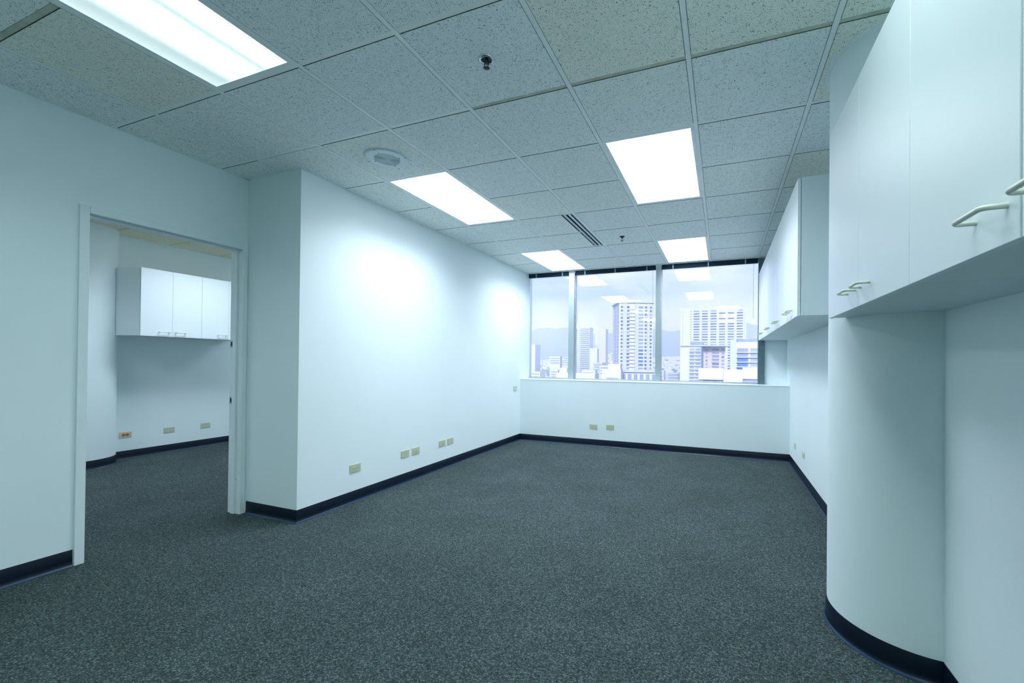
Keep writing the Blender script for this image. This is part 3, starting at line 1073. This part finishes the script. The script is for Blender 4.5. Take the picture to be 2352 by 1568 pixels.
# broad slab tower in the right pane
wd_, dp_ = 62, 18
sb = building('slab_tower', 'broad pale slab tower with rows of banded windows in the right pane', -9.5, 459, wd_, dp_, 57.0, 0, 'b_white')
cols2 = [(-31 + 13.0 + 8.1 * q + 2.8, 5.6) for q in range(6)]
windows(sb, 'f', cols2, wd_, dp_, 54.0, 2.62, 34, 1.25, pick=lambda c, k: 'b_glass' if k % 4 else 'b_gap')
windows(sb, 'f', [(-20.6, 0.9), (-28.5, .5)], wd_, dp_, 54.0, 2.62, 34, 1.1, mat='b_gap')
for q in range(7):
    MB().box(-31 + 10.4 + 8.1 * q + 1.6, -31 + 12.9 + 8.1 * q, -dp_ / 2 - .7, -dp_ / 2, 0, 57 - ZG).build('pier', 'b_white', sb)
for q in range(5):
    MB().box(-16 + q * 8, -14 + q * 8, -4, 2, 57 - ZG, 58.6 - ZG).build('roof_box', 'b_cool', sb)

# white tower in front of it
wd_, dp_ = 15.6, 14
b3 = building('white_tower', 'white tower with two window columns below a thin roof slab, right pane', -21.5, 337, wd_, dp_, 14.0, 0)
MB().box(-wd_ / 2 - .6, 26.5, -dp_ / 2 - 1.0, dp_ / 2, 14.0 - ZG, 14.9 - ZG).build('roof_slab', 'b_cool', b3)
MB().box(-1, 8, -dp_ / 2 + 1, dp_ / 2, 14.9 - ZG, 17.4 - ZG).build('roof_house', 'b_gap', b3)
windows(b3, 'f', [(0.4, 3.3), (4.6, 3.6)], wd_, dp_, 11.6, 2.68, 16, 1.5, pick=lambda c, k: 'b_glass_l' if (k + int(c)) % 3 == 0 else 'b_gap')
slabs(b3, 'f', -1.5, 6.8, wd_, dp_, 10.4, 2.68, 16, th=.7, outw=.8)
MB().box(6.9, 7.8, -dp_ / 2 - .8, -dp_ / 2, 0, 14 - ZG).build('pier', 'b_blue', b3)
wd_, dp_ = 15.4, 12
b3b = building('pink_tower', 'pinkish tower between the white tower and the balcony block', -5.6, 342, wd_, dp_, 13.9, 0, 'b_pink')
windows(b3b, 'f', [(-5.4, 1.2), (0.9, 4.6), (6.0, 1.8)], wd_, dp_, 11.6, 2.68, 16, 1.4, pick=lambda c, k: 'b_glass' if (k * 3 + int(c)) % 4 == 0 else 'b_gap')
slabs(b3b, 'f', -1.6, 3.4, wd_, dp_, 10.5, 2.68, 16, th=.8, outw=.7, mat='b_pink')
# balcony block
wd_, dp_ = 17.0, 14
b4 = building('balcony_block', 'block with blue glass balconies low in the right pane', 12.6, 259, wd_, dp_, 13.2, 0, 'b_white')
MB().box(-8.5, -5.4, -dp_ / 2 - .6, -dp_ / 2, 0, 14.6 - ZG).build('pier', 'b_cool', b4)
windows(b4, 'f', [(-2.2, 5.6), (4.0, 4.6)], wd_, dp_, 8.8, 2.64, 12, 2.0, pick=lambda c, k: ('b_blue' if k in (2, 3, 4) else 'b_gap') if c < 0 else 'b_glass_l')
slabs(b4, 'f', -5.2, 6.4, wd_, dp_, 7.5, 2.64, 12, th=.35, outw=1.2)
windows(b4, 'f', [(7.5, .8)], wd_, dp_, 8.4, 3.2, 8, 1.6, mat='b_gap')
MB().box(-5, 8.4, -dp_ / 2 + .5, dp_ / 2, 13.2 - ZG, 14.8 - ZG).build('roof_rail', 'b_gap', b4)
# low white roofs in front
lo1 = building('low_building', 'low white building with stepped parapets at the foot of the right pane', 3.0, 190, 24, 14, -3.0, 0)
MB().box(-12, -2.5, -8.2, -7, -5.2 - ZG, -0.6 - ZG).build('parapet', 'b_white', lo1)
MB().box(-2.5, 4.5, -9.0, -7, -8 - ZG, -1.0 - ZG).build('parapet', 'b_white', lo1)
MB().box(4.5, 10.2, -8.2, -7, -4.6 - ZG, -0.2 - ZG).build('parapet', 'b_white', lo1)
for c, w_ in ((-7, 6.5), (7, 5.5)):
    MB().box(c - w_ / 2, c + w_ / 2, -7.15, -7.0, -8.8 - ZG, -5.4 - ZG).build('window', 'b_glass_l', lo1)
lo2 = building('low_building', 'low white building with a plain parapet at the foot of the tall tower', -60.5, 245, 11, 12, -2.6, .12)
MB().box(-2, 5, -4, 5, -2.6 - ZG, 0.4 - ZG).build('roof_house', 'b_white', lo2)
MB().box(-3, 4, -6.15, -6.0, -9.5 - ZG, -7.5 - ZG).build('window', 'b_glass_l', lo2)
lo3 = building('low_building', 'low colonnaded building right of the plain parapet, foot of the middle pane', -47.5, 262, 22, 12, -4.4, .05)
MB().box(-11.4, 11.4, -7.2, 6, -4.4 - ZG, -3.8 - ZG).build('roof_slab', 'b_cool', lo3)
for q in range(6):
    MB().box(-10 + q * 3.6, -7.8 + q * 3.6, -6.2, -6.0, -11 - ZG, -5.6 - ZG).build('window', 'b_gap', lo3)
lo4 = building('low_building', 'long low white roof beside the left mullion in the middle pane', -104, 310, 30, 16, -7.0, .1)
MB().box(-13, -7, -6, 4, -7 - ZG, -3.2 - ZG).build('roof_house', 'b_white', lo4)
# left pane and left of middle pane
wd_, dp_ = 18, 16
b5 = building('banded_tower', 'hazy banded tower at the left edge of the left pane', -231, 500, wd_, dp_, 23.0, 0, 'b_white')
windows(b5, 'f', [(-2.0, 9.0)], wd_, dp_, 21.0, 2.8, 22, 1.2, mat='b_gap')
windows(b5, 'f', [(-7.8, 1.8)], wd_, dp_, 21.0, 2.8, 22, 1.6, mat='b_blue')
MB().box(4.5, 9, -dp_ / 2 - .8, -dp_ / 2, 0, 23.4 - ZG).build('pier', 'b_white', b5)
wd_, dp_ = 23, 18
b6 = building('balcony_tower', 'hazy tower of stacked balconies right of the left mullion', -198, 620, wd_, dp_, 54.0, 0, 'b_white')
slabs(b6, 'f', -3.5, 11.5, wd_, dp_, 51.0, 2.9, 32, th=1.0, outw=1.2)
windows(b6, 'f', [(4.0, 13.5)], wd_, dp_, 52.2, 2.9, 32, 1.3, mat='b_gap')
MB().box(-7.8, -4.2, -dp_ / 2 - .8, -dp_ / 2, 0, 58.0 - ZG).build('pier', 'b_cool', b6)
windows(b6, 'f', [(-9.8, 2.4)], wd_, dp_, 50.0, 2.9, 32, 1.6, mat='b_blue')
wd_, dp_ = 18, 14
b7 = building('pale_tower', 'very pale plain tower beside the stacked balcony tower', -187, 680, wd_, dp_, 56.0, 0, 'b_white')
wd_, dp_ = 9.5, 9
b8 = building('slim_tower', 'slim white tower in front of the pale tower, middle pane', -152.5, 520, wd_, dp_, 18.6, .1, 'b_white')
for q in (-3.2, 0, 3.2):
    MB().box(q - .9, q + .9, -dp_ / 2 - .6, -dp_ / 2, 0, 19.6 - ZG).build('pier', 'b_white', b8)
small = [(-205, 520, 14, 8.5), (-192, 540, 10, 3.0), (-178, 500, 12, -4), (-186, 470, 9, -8), (-214, 600, 14, 9), (-197, 440, 16, -10), (-158, 640, 9, 12), (-145, 610, 8, 4),
         (-136, 560, 10, 14), (-140, 500, 12, 1), (-120, 450, 10, -2), (-128, 420, 14, -7), (-92, 420, 14, -5), (-58, 420, 12, -6), (-48, 480, 14, -9), (-62, 560, 12, -12), (-240, 640, 16, 6), (-224, 450, 12, -9)]
for q, (x, y, s, tp) in enumerate(small):
    bb = building('low_rise_block', 'small pale low rise block, one of many in the hazy city', x, y, s, s * .8, tp, random.uniform(-.2, .2), random.choice(['b_white', 'b_cool', 'b_white']), 'small blocks in the hazy city')
    for k in range(3):
        MB().box(-s / 2 + 1, s / 2 - 1, -s * .4 - .15, -s * .4, tp - 3.2 - 3 * k - ZG, tp - 2.0 - 3 * k - ZG).build('window', 'b_gap', bb)

# haze over the city
m, t, b = new_mat('haze')
t.nodes.remove(b)
vs_ = t.nodes.new('ShaderNodeVolumeScatter')
vs_.inputs['Color'].default_value = (0.74, 0.87, 1.0, 1)
vs_.inputs['Density'].default_value = 0.0005
vs_.inputs['Anisotropy'].default_value = 0.2
t.links.new(vs_.outputs[0], t.nodes['Material Output'].inputs['Volume'])
MT['haze'] = m
hz_ = MB().box(-4500, 3500, 120, 5200, ZG - 1, 340).build('city_haze', 'haze')
tag(hz_, 'pale haze hanging over the distant city', 'haze', kind='stuff')

for o in bpy.data.objects:
    if '_o' in o:
        del o['_o']
